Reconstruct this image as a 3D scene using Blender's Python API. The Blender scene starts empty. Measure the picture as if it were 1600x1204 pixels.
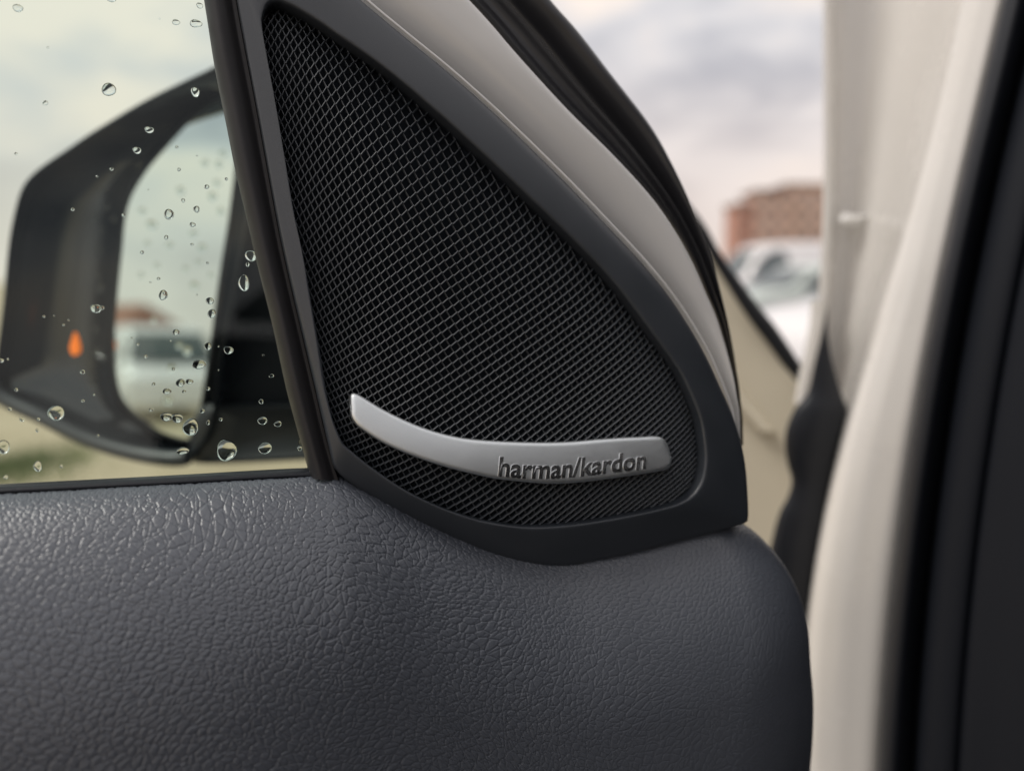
import bpy, bmesh, math, random
import numpy as np
from mathutils import Vector, Matrix

random.seed(7)
rng = np.random.default_rng(11)
S = bpy.context.scene
R = math.radians

# ------------------------------------------------------------------ camera
CAMZ = 1.20
PITCH = math.atan((602 - 440) / 1333.3)
FPX = 1333.3
cam_d = bpy.data.cameras.new('camera')
cam_d.sensor_width = 36.0
cam_d.lens = 30.0
cam_d.clip_start = 0.005
cam_d.clip_end = 2000
cam_d.dof.use_dof = True
cam_d.dof.focus_distance = 0.252
cam_d.dof.aperture_fstop = 5.3
cam_d.dof.aperture_blades = 0
cam = bpy.data.objects.new('camera', cam_d)
S.collection.objects.link(cam)
cam.location = (0, 0, CAMZ)
cam.rotation_euler = (R(90) - PITCH, 0, 0)
S.camera = cam

# ------------------------------------------------------------------ world
W = bpy.data.worlds.new('World')
S.world = W
W.use_nodes = True
nt = W.node_tree
nt.nodes.clear()


def N(tree, typ, **kw):
    n = tree.nodes.new(typ)
    for k, v in kw.items():
        if k.startswith('i_'):
            key = k[2:]
            key = int(key) if key.isdigit() else key.replace('_', ' ')
            n.inputs[key].default_value = v
        else:
            setattr(n, k, v)
    return n


SUN_EL, SUN_AZ = R(55), R(-99)     # azimuth measured from +Y towards +X
sky = N(nt, 'ShaderNodeTexSky', sky_type='NISHITA', sun_disc=False,
        sun_elevation=SUN_EL, sun_rotation=SUN_AZ)
tc = N(nt, 'ShaderNodeTexCoord')
mp = N(nt, 'ShaderNodeMapping')
mp.inputs['Scale'].default_value = (1.0, 1.0, 2.6)
mp.inputs['Location'].default_value = (0.35, 0.1, 0.22)
nz = N(nt, 'ShaderNodeTexNoise', i_Scale=4.6, i_Detail=4.0, i_Roughness=0.5, i_Distortion=0.25)
rp = N(nt, 'ShaderNodeValToRGB')
e = rp.color_ramp.elements
e[0].position = 0.36
e[0].color = (3.5, 3.55, 3.9, 1)
e[1].position = 0.66
e[1].color = (7.6, 6.7, 6.0, 1)
m1 = rp.color_ramp.elements.new(0.50)
m1.color = (5.5, 5.35, 5.45, 1)
mix = N(nt, 'ShaderNodeMix', data_type='RGBA')
mix.inputs[0].default_value = 0.97
bg = N(nt, 'ShaderNodeBackground', i_Strength=0.10)
wo = N(nt, 'ShaderNodeOutputWorld')
L = nt.links.new
L(tc.outputs['Generated'], mp.inputs['Vector'])
L(mp.outputs[0], nz.inputs['Vector'])
L(nz.outputs['Fac'], rp.inputs[0])
L(sky.outputs[0], mix.inputs[6])
sx = N(nt, 'ShaderNodeSeparateXYZ')
hz = N(nt, 'ShaderNodeMapRange', interpolation_type='SMOOTHSTEP', i_1=0.02, i_2=0.30, i_3=0.62, i_4=0.0)
glow = N(nt, 'ShaderNodeMix', data_type='RGBA')
glow.inputs[7].default_value = (7.2, 5.9, 5.1, 1)
L(tc.outputs['Generated'], sx.inputs[0])
L(sx.outputs['Z'], hz.inputs[0])
L(hz.outputs[0], glow.inputs[0])
L(rp.outputs[0], glow.inputs[6])
L(glow.outputs[2], mix.inputs[7])
L(mix.outputs[2], bg.inputs['Color'])
L(bg.outputs[0], wo.inputs[0])

# ------------------------------------------------------------------ sun (veiled by cloud)
sd = bpy.data.lights.new('sun', 'SUN')
sd.energy = 1.5
sd.angle = R(24)
sd.color = (1.0, 0.95, 0.88)
sun = bpy.data.objects.new('sun', sd)
S.collection.objects.link(sun)
sdir = Vector((math.sin(SUN_AZ) * math.cos(SUN_EL), math.cos(SUN_AZ) * math.cos(SUN_EL), math.sin(SUN_EL)))
sun.rotation_euler = sdir.to_track_quat('Z', 'Y').to_euler()
sun.location = (-3, -3, 6)

S.view_settings.view_transform = 'Standard'
S.view_settings.look = 'None'
S.view_settings.exposure = 0.50
S.view_settings.gamma = 1.0
S.view_settings.use_curve_mapping = False

# ================================================================== helpers
_c, _s = math.cos(PITCH), math.sin(PITCH)


def ray(px, py):
    """direction through pixel (1600x1204 frame)"""
    a = (px - 800) / FPX
    b = (602 - py) / FPX
    # camera space (a, b, -1) -> world
    return np.array([a, _c + b * _s, -_s + b * _c])


CAM = np.array([0, 0, CAMZ])


def at(px, py, Y):
    d = ray(px, py)
    return CAM + d * (Y / d[1])


# door plane --------------------------------------------------------
YAW = R(17)
LEAN = R(7)
PU = np.array([math.cos(YAW), math.sin(YAW), 0.0])
PN0 = np.array([math.sin(YAW), -math.cos(YAW), 0.0])
PN = PN0 * math.cos(LEAN) - np.array([0, 0, 1.0]) * math.sin(-LEAN)
PN /= np.linalg.norm(PN)
PV = np.cross(PN, PU)
if PV[2] < 0:
    PV = -PV
P0 = at(780, 480, 0.262)


def uv(px, py, w=0.0):
    d = ray(px, py)
    q = P0 + PN * w
    t = np.dot(q - CAM, PN) / np.dot(d, PN)
    p = CAM + d * t - q
    return np.array([np.dot(p, PU), np.dot(p, PV)])


def P(u, v, w=0.0):
    return P0 + PU * u + PV * v + PN * w


def UVl(pts, w=0.0):
    return np.array([uv(x, y, w) for x, y in pts])


def catmull(pts, n_per=8, closed=False):
    pts = np.array(pts, float)
    n = len(pts)
    out = []
    rngi = range(n) if closed else range(n - 1)
    for i in rngi:
        p1, p2 = pts[i], pts[(i + 1) % n]
        p0 = pts[(i - 1) % n] if (closed or i > 0) else 2 * p1 - p2
        p3 = pts[(i + 2) % n] if (closed or i < n - 2) else 2 * p2 - p1
        # centripetal-ish
        for k in range(n_per):
            t = k / n_per
            out.append(0.5 * ((2 * p1) + (-p0 + p2) * t + (2 * p0 - 5 * p1 + 4 * p2 - p3) * t * t + (-p0 + 3 * p1 - 3 * p2 + p3) * t ** 3))
    if not closed:
        out.append(pts[-1])
    return np.array(out)


def resample(pts, n, closed=False):
    pts = np.array(pts, float)
    if closed:
        pts = np.vstack([pts, pts[:1]])
    d = np.r_[0, np.cumsum(np.linalg.norm(np.diff(pts, axis=0), axis=1))]
    t = np.linspace(0, d[-1], n + 1)[:-1] if closed else np.linspace(0, d[-1], n)
    return np.stack([np.interp(t, d, pts[:, k]) for k in range(pts.shape[1])], axis=1)


def smooth(pts, n, closed=False):
    return resample(catmull(pts, 10, closed), n, closed)


def polydist(q, line, closed=False):
    """distance of points q (k,2) to polyline line (m,2)"""
    a = line
    b = np.roll(line, -1, axis=0)
    if not closed:
        a, b = a[:-1], b[:-1]
    best = np.full(len(q), 1e9)
    for i in range(len(a)):
        ab = b[i] - a[i]
        l2 = ab @ ab + 1e-20
        t = np.clip(((q - a[i]) @ ab) / l2, 0, 1)
        dd = np.linalg.norm(q - (a[i] + t[:, None] * ab), axis=1)
        best = np.minimum(best, dd)
    return best


def inside(q, poly):
    x, y = q[:, 0], q[:, 1]
    res = np.zeros(len(q), bool)
    n = len(poly)
    j = n - 1
    for i in range(n):
        xi, yi = poly[i]
        xj, yj = poly[j]
        c = ((yi > y) != (yj > y)) & (x < (xj - xi) * (y - yi) / (yj - yi + 1e-30) + xi)
        res ^= c
        j = i
    return res


def rr(d, rad, h):
    """drop of a rounded edge at distance d from it"""
    x = np.clip(1 - np.asarray(d) / rad, 0, 1)
    return h * (1 - np.sqrt(np.clip(1 - x * x, 0, 1)))


# ---------------------------------------------------------------- objects
def root_of(o):
    while o.parent:
        o = o.parent
    return o


def tag(o, label=None, cat=None, group=None, kind=None):
    if label: o['label'] = label
    if cat: o['category'] = cat
    if group: o['group'] = group
    if kind: o['kind'] = kind
    return o


def thing(name, loc, label, cat, group=None):
    o = bpy.data.objects.new(name, None)
    o.empty_display_size = 0.02
    o.location = Vector(loc)
    S.collection.objects.link(o)
    return tag(o, label, cat, group)


def obj(name, verts, faces, mat, parent=None, smooth_deg=40, origin=None):
    v = np.array(verts, float)
    if parent is not None:
        org = np.array(root_of(parent).location)
    elif origin is not None:
        org = np.array(origin)
    else:
        org = np.zeros(3)
    me = bpy.data.meshes.new(name)
    me.from_pydata((v - org).tolist(), [], [list(map(int, f)) for f in faces])
    me.validate()
    bm = bmesh.new()
    bm.from_mesh(me)
    bmesh.ops.recalc_face_normals(bm, faces=bm.faces)
    bm.to_mesh(me)
    bm.free()
    me.update()
    if smooth_deg:
        me.polygons.foreach_set('use_smooth', [True] * len(me.polygons))
        me.set_sharp_from_angle(angle=R(smooth_deg))
    me.materials.append(mat)
    o = bpy.data.objects.new(name, me)
    S.collection.objects.link(o)
    if parent is not None:
        o.parent = parent
    elif origin is not None:
        o.location = Vector(origin)
    return o


def grid_faces(nr, nc, wrap_c=False, wrap_r=False, base=0):
    f = []
    for r in range(nr if wrap_r else nr - 1):
        r2 = (r + 1) % nr
        for c in range(nc if wrap_c else nc - 1):
            c2 = (c + 1) % nc
            f.append((base + r * nc + c, base + r * nc + c2, base + r2 * nc + c2, base + r2 * nc + c))
    return f


def loft(name, rows, mat, parent, cap=False, wrap=False, sub=4, smooth_deg=50):
    """rows: list of (n,3) curves; catmull across them; wrap closes the section"""
    A = np.array(rows)              # (k,n,3)
    k, n, _ = A.shape
    B = catmull(A.reshape(k, -1), sub, wrap).reshape(-1, n, 3)
    m = len(B)
    v = B.reshape(-1, 3)
    f = grid_faces(m, n, wrap_r=wrap)
    if cap and wrap:
        f.append([r * n for r in range(m)])
        f.append([r * n + n - 1 for r in range(m)][::-1])
    return obj(name, v, f, mat, parent, smooth_deg)


class MB:
    """collects simple solids into one mesh"""
    def __init__(s):
        s.v, s.f = [], []

    def add(s, v, f):
        b = len(s.v)
        s.v += [tuple(x) for x in v]
        s.f += [[b + i for i in q] for q in f]

    def box(s, c, size, rz=0.0):
        cx, cy, cz = c
        hx, hy, hz = [k / 2 for k in size]
        ca, sa = math.cos(rz), math.sin(rz)
        v = []
        for dx, dy, dz in ((-1, -1, -1), (1, -1, -1), (1, 1, -1), (-1, 1, -1), (-1, -1, 1), (1, -1, 1), (1, 1, 1), (-1, 1, 1)):
            x, y = dx * hx, dy * hy
            v.append((cx + ca * x - sa * y, cy + sa * x + ca * y, cz + dz * hz))
        s.add(v, [(0, 3, 2, 1), (4, 5, 6, 7), (0, 1, 5, 4), (1, 2, 6, 5), (2, 3, 7, 6), (3, 0, 4, 7)])
        return s

    def tube(s, pts, rad, n=10):
        pts = np.array(pts, float)
        rad = np.broadcast_to(rad, (len(pts),))
        rings = []
        t = np.gradient(pts, axis=0)
        t /= np.linalg.norm(t, axis=1)[:, None] + 1e-12
        up = np.array([0.13, 0.31, 0.94])
        for p, d, r in zip(pts, t, rad):
            a = np.cross(d, up); a /= np.linalg.norm(a)
            b = np.cross(d, a)
            rings += [p + r * (math.cos(2 * math.pi * k / n) * a + math.sin(2 * math.pi * k / n) * b) for k in range(n)]
        f = grid_faces(len(pts), n, wrap_c=True)
        f.append(list(range(n))[::-1])
        f.append([(len(pts) - 1) * n + k for k in range(n)])
        s.add(rings, f)
        return s

    def build(s, name, mat, parent=None, smooth_deg=40, origin=None):
        return obj(name, s.v, s.f, mat, parent, smooth_deg, origin)


# ---------------------------------------------------------------- materials
def mat(name, col, rough=0.5, metal=0.0, spec=0.5, coat=0.0, var=0.0, var_scale=60, bump=0.0, bump_scale=2500,
        bump_dist=0.0002, rough_var=0.0, emis=0.0, detail=4):
    m = bpy.data.materials.new(name)
    m.use_nodes = True
    t = m.node_tree
    b = t.nodes['Principled BSDF']
    b.inputs['Base Color'].default_value = (*col, 1)
    b.inputs['Roughness'].default_value = rough
    b.inputs['Metallic'].default_value = metal
    b.inputs['Specular IOR Level'].default_value = spec
    b.inputs['Coat Weight'].default_value = coat
    b.inputs['Coat Roughness'].default_value = 0.12
    if emis:
        b.inputs['Emission Color'].default_value = (*col, 1)
        b.inputs['Emission Strength'].default_value = emis
    g = N(t, 'ShaderNodeTexCoord')
    if var or rough_var:
        n = N(t, 'ShaderNodeTexNoise', i_Scale=var_scale, i_Detail=detail, i_Roughness=0.6)
        t.links.new(g.outputs['Object'], n.inputs['Vector'])
        if var:
            r = N(t, 'ShaderNodeValToRGB')
            r.color_ramp.elements[0].position = 0.3
            r.color_ramp.elements[1].position = 0.7
            r.color_ramp.elements[0].color = (*[c * (1 - var) for c in col], 1)
            r.color_ramp.elements[1].color = (*[min(1, c * (1 + var)) for c in col], 1)
            t.links.new(n.outputs['Fac'], r.inputs[0])
            t.links.new(r.outputs[0], b.inputs['Base Color'])
        if rough_var:
            mr = N(t, 'ShaderNodeMapRange', i_1=0.3, i_2=0.7, i_3=rough - rough_var, i_4=rough + rough_var)
            t.links.new(n.outputs['Fac'], mr.inputs[0])
            t.links.new(mr.outputs[0], b.inputs['Roughness'])
    if bump:
        n2 = N(t, 'ShaderNodeTexNoise', i_Scale=bump_scale, i_Detail=2.0)
        t.links.new(g.outputs['Object'], n2.inputs['Vector'])
        bp = N(t, 'ShaderNodeBump', i_Strength=bump, i_Distance=bump_dist)
        t.links.new(n2.outputs['Fac'], bp.inputs['Height'])
        t.links.new(bp.outputs[0], b.inputs['Normal'])
    return m


M = {}
M['bezel'] = mat('soft_touch_black_plastic', (0.032, 0.038, 0.047), 0.42, spec=0.9, rough_var=0.05, var=0.06, bump=0.35, bump_scale=4200, bump_dist=0.0001)
M['grille'] = mat('black_grille_plastic', (0.078, 0.088, 0.100), 0.36, spec=1.0)
M['void'] = mat('black_speaker_cloth', (0.020, 0.025, 0.032), 0.9, spec=0.1)
M['badge'] = mat('satin_silver', (0.86, 0.90, 0.91), 0.42, metal=1.0, bump=0.5, bump_scale=6500, bump_dist=0.00006, rough_var=0.03)
M['chrome'] = mat('polished_silver', (0.70, 0.715, 0.72), 0.20, metal=1.0)
M['paint'] = mat('warm_white_paint', (0.78, 0.77, 0.75), 0.22, coat=0.7, spec=0.5, var=0.02, var_scale=20)
M['jamb'] = mat('dusty_warm_white_paint', (0.74, 0.72, 0.69), 0.26, coat=0.8, var=0.03, var_scale=14, rough_var=0.08)
M['fender'] = mat('cream_paint', (0.60, 0.55, 0.44), 0.38, coat=0.3, var=0.03, var_scale=12)
M['rubber'] = mat('black_rubber', (0.010, 0.012, 0.017), 0.46, spec=0.35, rough_var=0.06, bump=0.2, bump_scale=1800)
M['channel'] = mat('dark_run_channel_rubber', (0.018, 0.017, 0.019), 0.5, spec=0.45, rough_var=0.08, var_scale=90)
M['trim'] = mat('charcoal_trim_plastic', (0.008, 0.010, 0.015), 0.6, spec=0.22, bump=0.3, bump_scale=2200)
M['mplastic'] = mat('glossy_black_plastic', (0.022, 0.027, 0.033), 0.22, spec=0.9, rough_var=0.06, var_scale=40)
M['mmatte'] = mat('matte_black_plastic', (0.022, 0.024, 0.027), 0.45, spec=0.5)
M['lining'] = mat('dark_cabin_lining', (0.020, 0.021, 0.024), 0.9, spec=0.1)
M['amber'] = mat('amber_glow', (0.95, 0.20, 0.02), 0.25, emis=0.55)  # glowing colour for the reflected indicator light

# leather -----------------------------------------------------------
m = bpy.data.materials.new('grained_charcoal_leather')
m.use_nodes = True
t = m.node_tree
b = t.nodes['Principled BSDF']
b.inputs['Base Color'].default_value = (0.084, 0.094, 0.114, 1)
b.inputs['Roughness'].default_value = 0.46
b.inputs['Specular IOR Level'].default_value = 0.85
uvn = N(t, 'ShaderNodeTexCoord')
fn = N(t, 'ShaderNodeTexNoise', i_Scale=4200.0, i_Detail=3.0)
bp = N(t, 'ShaderNodeBump', i_Strength=0.35, i_Distance=0.00003)
t.links.new(uvn.outputs['UV'], fn.inputs['Vector']); t.links.new(fn.outputs['Fac'], bp.inputs['Height']); t.links.new(bp.outputs[0], b.inputs['Normal'])
fn2 = N(t, 'ShaderNodeTexNoise', i_Scale=60.0, i_Detail=4.0)
rr_ = N(t, 'ShaderNodeMapRange', i_1=0.3, i_2=0.7, i_3=0.33, i_4=0.42)
t.links.new(uvn.outputs['UV'], fn2.inputs['Vector']); t.links.new(fn2.outputs['Fac'], rr_.inputs[0]); t.links.new(rr_.outputs[0], b.inputs['Roughness'])
M['leather'] = m

# tinted window glass: thin sheet, straight-through tint plus surface reflection
m = bpy.data.materials.new('green_tinted_glass')
m.use_nodes = True
t = m.node_tree
t.nodes.clear()
o_ = N(t, 'ShaderNodeOutputMaterial')
tr = N(t, 'ShaderNodeBsdfTransparent'); tr.inputs[0].default_value = (0.76, 0.86, 0.80, 1)
gl = N(t, 'ShaderNodeBsdfGlossy'); gl.inputs['Roughness'].default_value = 0.0; gl.inputs['Color'].default_value = (0.9, 0.95, 0.93, 1)
fr = N(t, 'ShaderNodeFresnel', i_IOR=1.45)
mx = N(t, 'ShaderNodeMixShader')
t.links.new(fr.outputs[0], mx.inputs[0]); t.links.new(tr.outputs[0], mx.inputs[1]); t.links.new(gl.outputs[0], mx.inputs[2]); t.links.new(mx.outputs[0], o_.inputs[0])
M['glass'] = m

m = bpy.data.materials.new('rain_water')
m.use_nodes = True
b = m.node_tree.nodes['Principled BSDF']
b.inputs['Transmission Weight'].default_value = 1.0
b.inputs['IOR'].default_value = 1.33
b.inputs['Roughness'].default_value = 0.0
b.inputs['Base Color'].default_value = (0.97, 0.99, 0.98, 1)
M['water'] = m

M['mirror'] = mat('silvered_mirror', (0.80, 0.86, 0.83), 0.015, metal=1.0)

# ================================================================== ground
def ground_mat():
    m = bpy.data.materials.new('dry_gravel_ground')
    m.use_nodes = True
    t = m.node_tree
    b = t.nodes['Principled BSDF']
    g = N(t, 'ShaderNodeTexCoord')
    n = N(t, 'ShaderNodeTexNoise', i_Scale=0.9, i_Detail=8.0, i_Roughness=0.65)
    r = N(t, 'ShaderNodeValToRGB')
    r.color_ramp.elements[0].position = 0.30; r.color_ramp.elements[0].color = (0.36, 0.29, 0.18, 1)
    r.color_ramp.elements[1].position = 0.72; r.color_ramp.elements[1].color = (0.55, 0.46, 0.32, 1)
    n2 = N(t, 'ShaderNodeTexNoise', i_Scale=22.0, i_Detail=5.0)
    bp = N(t, 'ShaderNodeBump', i_Strength=0.6, i_Distance=0.02)
    t.links.new(g.outputs['Object'], n.inputs['Vector']); t.links.new(n.outputs['Fac'], r.inputs[0]); t.links.new(r.outputs[0], b.inputs['Base Color'])
    t.links.new(g.outputs['Object'], n2.inputs['Vector']); t.links.new(n2.outputs['Fac'], bp.inputs['Height']); t.links.new(bp.outputs[0], b.inputs['Normal'])
    b.inputs['Roughness'].default_value = 0.9
    return m


gv = [(-700, -700, 0), (700, -700, 0), (700, 900, 0), (-700, 900, 0)]
tag(obj('ground', gv, [(0, 1, 2, 3)], ground_mat(), smooth_deg=0), kind='structure')
M['concrete'] = mat('pale_concrete', (0.36, 0.36, 0.37), 0.85, var=0.15, var_scale=1.5, bump=0.5, bump_scale=60, bump_dist=0.01)
av = [(-1.3, -7, 0.004), (30, -7, 0.004), (60, 66, 0.004), (-1.0, 66, 0.004)]
tag(obj('parking_lot', av, [(0, 1, 2, 3)], M['concrete'], smooth_deg=0), kind='structure')
M['shade_ground'] = mat('dark_shade_ground', (0.055, 0.056, 0.060), 0.6, var=0.2, var_scale=3, bump=0.5, bump_scale=90, bump_dist=0.006)  # unseen dark sheet added near the car, its colour standing in for shade
tag(obj('shade_ground_sheet', [(-1.25, -6.5, 0.008), (4.5, -6.5, 0.008), (4.5, 4.2, 0.008), (-1.25, 4.2, 0.008)], [(0, 1, 2, 3)], M['shade_ground'], smooth_deg=0), kind='structure')
M['grass'] = mat('short_grass', (0.12, 0.17, 0.04), 0.7, var=0.3, var_scale=3)
gb = MB()
for k in range(1500):
    a = random.gauss(0, 1); c = random.gauss(0, 1)
    cx, cy = -3.25 + a * 0.22, 5.35 + c * 0.35
    h = random.uniform(0.03, 0.08); an = random.uniform(0, 6.28); le = random.uniform(-0.03, 0.03)
    wv = 0.007
    gb.add([(cx - wv * math.cos(an), cy - wv * math.sin(an), 0), (cx + wv * math.cos(an), cy + wv * math.sin(an), 0), (cx + le, cy + le * 0.6, h)], [(0, 1, 2)])
tag(gb.build('grass', M['grass'], smooth_deg=0), 'patch of short green grass on the dry ground', 'grass', kind='stuff')

# ================================================================== speaker panel
# outlines in photo pixels, cut at four shared corners so inner and outer rings pair up
outer_left = [(332, -222), (352, -110), (371, 0), (386, 82), (402, 165), (431, 325), (446, 400), (469, 500), (494, 606), (511, 680), (522, 728)]
inner_left = [(409, 37), (412, 60), (421, 110), (433, 175), (446, 252), (459, 330), (474, 400), (487, 475), (501, 555), (510, 612), (519, 652), (530, 680)]
outer_bot = [(522, 728), (532, 742), (552, 758), (580, 780), (610, 800), (640, 814), (680, 833), (720, 850), (760, 866), (790, 876), (820, 883.5), (850, 888.5), (880, 890.5), (910, 889), (940, 883), (1000, 870), (1060, 855), (1120, 838), (1172, 822)]
inner_bot = [(530, 680), (536, 692), (550, 705), (580, 729), (630, 763), (680, 788), (720, 803), (760, 814), (820, 822), (880, 820), (940, 812), (1000, 801), (1050, 789), (1072, 779)]
outer_right = [(1172, 822), (1179, 818), (1180, 806), (1178, 780), (1171, 720), (1156, 660), (1133, 600), (1107, 545), (1078, 496), (1047, 451), (1006, 402), (962, 355), (887, 277), (801, 193), (757, 152), (700, 102), (636, 50), (576, 0), (480, -82), (400, -158), (345, -208), (332, -222)]
inner_right = [(1072, 779), (1086, 766), (1096, 746), (1100, 715), (1098, 690), (1094, 662), (1085, 633), (1072, 604), (1055, 572), (1005, 503), (959, 443), (910, 390), (850, 332), (775, 261), (700, 192), (677, 172), (640, 140), (595, 104), (556, 76), (529, 58), (504, 40), (470, 19), (450, 9), (432, 3), (418, 10), (411, 24), (409, 37)]
nL, nB, nR = 70, 90, 150


def ringpts(a, b_, c):
    return np.vstack([smooth(a, nL + 1)[:-1], smooth(b_, nB + 1)[:-1], smooth(c, nR + 1)[:-1]])


O = UVl(ringpts(outer_left, outer_bot, outer_right))
I = UVl(ringpts(inner_left, inner_bot, inner_right))
n_ring = len(O)
# tilt of the rim: the lower rim falls back towards the door pad
tilt = np.zeros(n_ring)
idx = np.arange(n_ring)
bot = np.clip(np.minimum((idx - (nL - 12)) / 30, ((nL + nB + 20) - idx) / 34), 0, 1)
bot = bot * bot * (3 - 2 * bot)
rgt = np.clip(np.minimum((idx - (nL + nB)) / 25, (n_ring - 6 - idx) / 25), 0, 1)
lft = np.clip(np.minimum((idx + 8) / 15, ((nL + 4) - idx) / 15), 0, 1)
svals = np.r_[0, 0.02, 0.045, 0.08, 0.13, 0.2, 0.3, 0.42, 0.55, 0.68, 0.78, 0.85, 0.90, 0.94, 0.97, 0.985, 1.0]
rows = []
rows.append((O, np.full(n_ring, -0.016)))
for s in svals:
    uvp = O * (1 - s) + I * s
    do = np.linalg.norm(uvp - O, axis=1)
    di = np.linalg.norm(I - uvp, axis=1)
    w = 0.0008 - bot * 0.0068 * (1 - s) ** 1.25 - rgt * 0.0030 * (1 - s) ** 2 - lft * 0.0012 * (1 - s)
    w = w - rr(do, 0.0016 + 0.0022 * rgt * (1 - bot), 0.0014 + 0.0008 * rgt * (1 - bot)) - rr(di, 0.0011, 0.0011)
    rows.append((uvp, w))
rows.append((I, np.full(n_ring, -0.0075)))
verts = np.vstack([[P(u[0], u[1], ww) for u, ww in zip(a, w)] for a, w in rows])
spk = thing('speaker_panel', P(*uv(700, 890), -0.01), 'black triangular tweeter speaker cover with mesh grille and silver badge', 'speaker cover')
obj('bezel', verts, grid_faces(len(rows), n_ring, wrap_c=True), M['bezel'], spk, 50)

# backing cloth behind the grille
cb = I.mean(axis=0)
bv = [P(*(cb + (p - cb) * 1.02), -0.0072) for p in I[::2]] + [P(*cb, -0.0072)]
nb = len(bv) - 1
obj('backing', bv, [(k, (k + 1) % nb, nb) for k in range(nb)], M['void'], spk, 0)

# grille: lattice fitted to the measured cell vectors (a: up-right, b: down-right, photo px)
samples = [
    (480, 145, 7.5, -8.5, 6.6, 12.8), (436, 145, 5.2, -7.6, 4.8, 13.2), (440, 50, 6.2, -9.0, 6.0, 11.5),
    (550, 545, 7.5, -4.7, 5.5, 11.5), (508, 545, 5.6, -4.2, 5.0, 11.2), (700, 245, 10.9, -8.5, 6.75, 13.0),
    (760, 605, 9.6, -7.2, 4.9, 10.5), (960, 525, 9.7, -7.6, 4.3, 9.1), (1000, 500, 9.6, -9.0, 4.1, 9.6),
    (820, 790, 9.6, -7.4, 5.2, 8.6), (590, 705, 7.9, -4.4, 5.6, 9.8), (548, 690, 6.2, -2.4, 5.6, 9.6),
    (1060, 685, 6.6, -5.0, 3.2, 6.6), (620, 400, 9.3, -6.8, 6.0, 12.0), (850, 400, 10.6, -8.0, 5.4, 11.2), (520, 250, 8.0, -8.0, 6.6, 12.6),
]


def basis(x, y):
    x = (x - 750) / 350; y = (y - 450) / 400
    t_ = []
    for d in range(1, 5):
        for k in range(d + 1):
            t_.append((d - k, k))
    val = np.stack([x ** i * y ** j for i, j in t_], -1)
    dx = np.stack([(i * x ** max(i - 1, 0) * y ** j if i else 0 * x) for i, j in t_], -1) / 350
    dy = np.stack([(j * x ** i * y ** max(j - 1, 0) if j else 0 * x) for i, j in t_], -1) / 400
    deg = np.array([i + j for i, j in t_])
    return val, dx, dy, deg


sm = np.array(samples, float)
_, DX, DY, deg = basis(sm[:, 0], sm[:, 1])
gi, gj = [], []
for s in samples:
    J = np.array([[s[2], s[4]], [s[3], s[5]]])
    Ji = np.linalg.inv(J)
    gi.append(Ji[0]); gj.append(Ji[1])
gi, gj = np.array(gi), np.array(gj)
A_ = np.vstack([DX, DY])
reg = np.diag(np.where(deg <= 1, 1e-6, np.where(deg == 2, 2e-4, np.where(deg == 3, 8e-4, 2e-3))))
ci = np.linalg.solve(A_.T @ A_ * 1e3 + reg * 1e-1, A_.T @ np.r_[gi[:, 0], gi[:, 1]] * 1e3)
cj = np.linalg.solve(A_.T @ A_ * 1e3 + reg * 1e-1, A_.T @ np.r_[gj[:, 0], gj[:, 1]] * 1e3)

# invert by stepping from a seed over a dense pixel map
inner_px = ringpts(inner_left, inner_bot, inner_right)
gx, gy = np.meshgrid(np.arange(395, 1120, 3.0), np.arange(-10, 840, 3.0))
_g = np.stack([gx.ravel(), gy.ravel()], 1)
_g = _g[inside(_g, inner_px) | (polydist(_g, inner_px, True) < 12)]
gx, gy = _g[:, 0], _g[:, 1]
vals, _, _, _ = basis(gx.ravel(), gy.ravel())
II, JJ = vals @ ci, vals @ cj
seed = {}
for k, (a, c) in enumerate(zip(np.round(II).astype(int), np.round(JJ).astype(int))):
    e_ = abs(II[k] - a) + abs(JJ[k] - c)
    if (a, c) not in seed or e_ < seed[(a, c)][0]:
        seed[(a, c)] = (e_, gx.ravel()[k], gy.ravel()[k])
keys = list(seed.keys())
xy = np.array([seed[k][1:] for k in keys])
ij = np.array(keys, float)
for it in range(6):
    V, dX, dY, _ = basis(xy[:, 0], xy[:, 1])
    fi, fj = V @ ci - ij[:, 0], V @ cj - ij[:, 1]
    a11, a12, a21, a22 = dX @ ci, dY @ ci, dX @ cj, dY @ cj
    det = a11 * a22 - a12 * a21
    det = np.where(abs(det) < 1e-6, 1e-6, det)
    st = np.stack([(a22 * fi - a12 * fj) / det, (-a21 * fi + a11 * fj) / det], 1)
    xy -= np.clip(st, -6, 6)
okn = polydist(xy, inner_px, True)
ins = inside(xy, inner_px)
keep = ins | (okn < 7)
node = {}
uvn_ = {}
duv_in = {}
Iuv = I
for k, (key, p) in enumerate(zip(keys, xy)):
    if keep[k]:
        q = uv(p[0], p[1], 0.0)
        node[key] = q
nk = list(node.keys())
nq = np.array([node[k] for k in nk])
dist = polydist(nq, Iuv, True) * np.where(inside(nq, Iuv), 1, -1)
wn = -0.0046 + 0.0052 * (1 - np.exp(-np.clip(dist, 0, 1) / 0.010)) - np.where(dist < 0, 0.0006, 0)
wnode = dict(zip(nk, wn))


def n3(key):
    q = node[key]
    return P(q[0], q[1], wnode[key])


gm = MB()


def blade(p, q, half, top, depth):
    d = q - p
    l = np.linalg.norm(d)
    if l < 1e-6 or l > 0.006:
        return
    d /= l
    side = np.cross(d, PN); side /= np.linalg.norm(side)
    prof = [(-half * 1.15, -depth), (-half, top - half * 0.9), (-half * 0.55, top - half * 0.2), (0, top), (half * 0.55, top - half * 0.2), (half, top - half * 0.9), (half * 1.15, -depth)]
    v = [p + side * a + PN * h for a, h in prof] + [q + side * a + PN * h for a, h in prof]
    m_ = len(prof)
    gm.add(v, [(k, k + 1, m_ + k + 1, m_ + k) for k in range(m_ - 1)])


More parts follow.
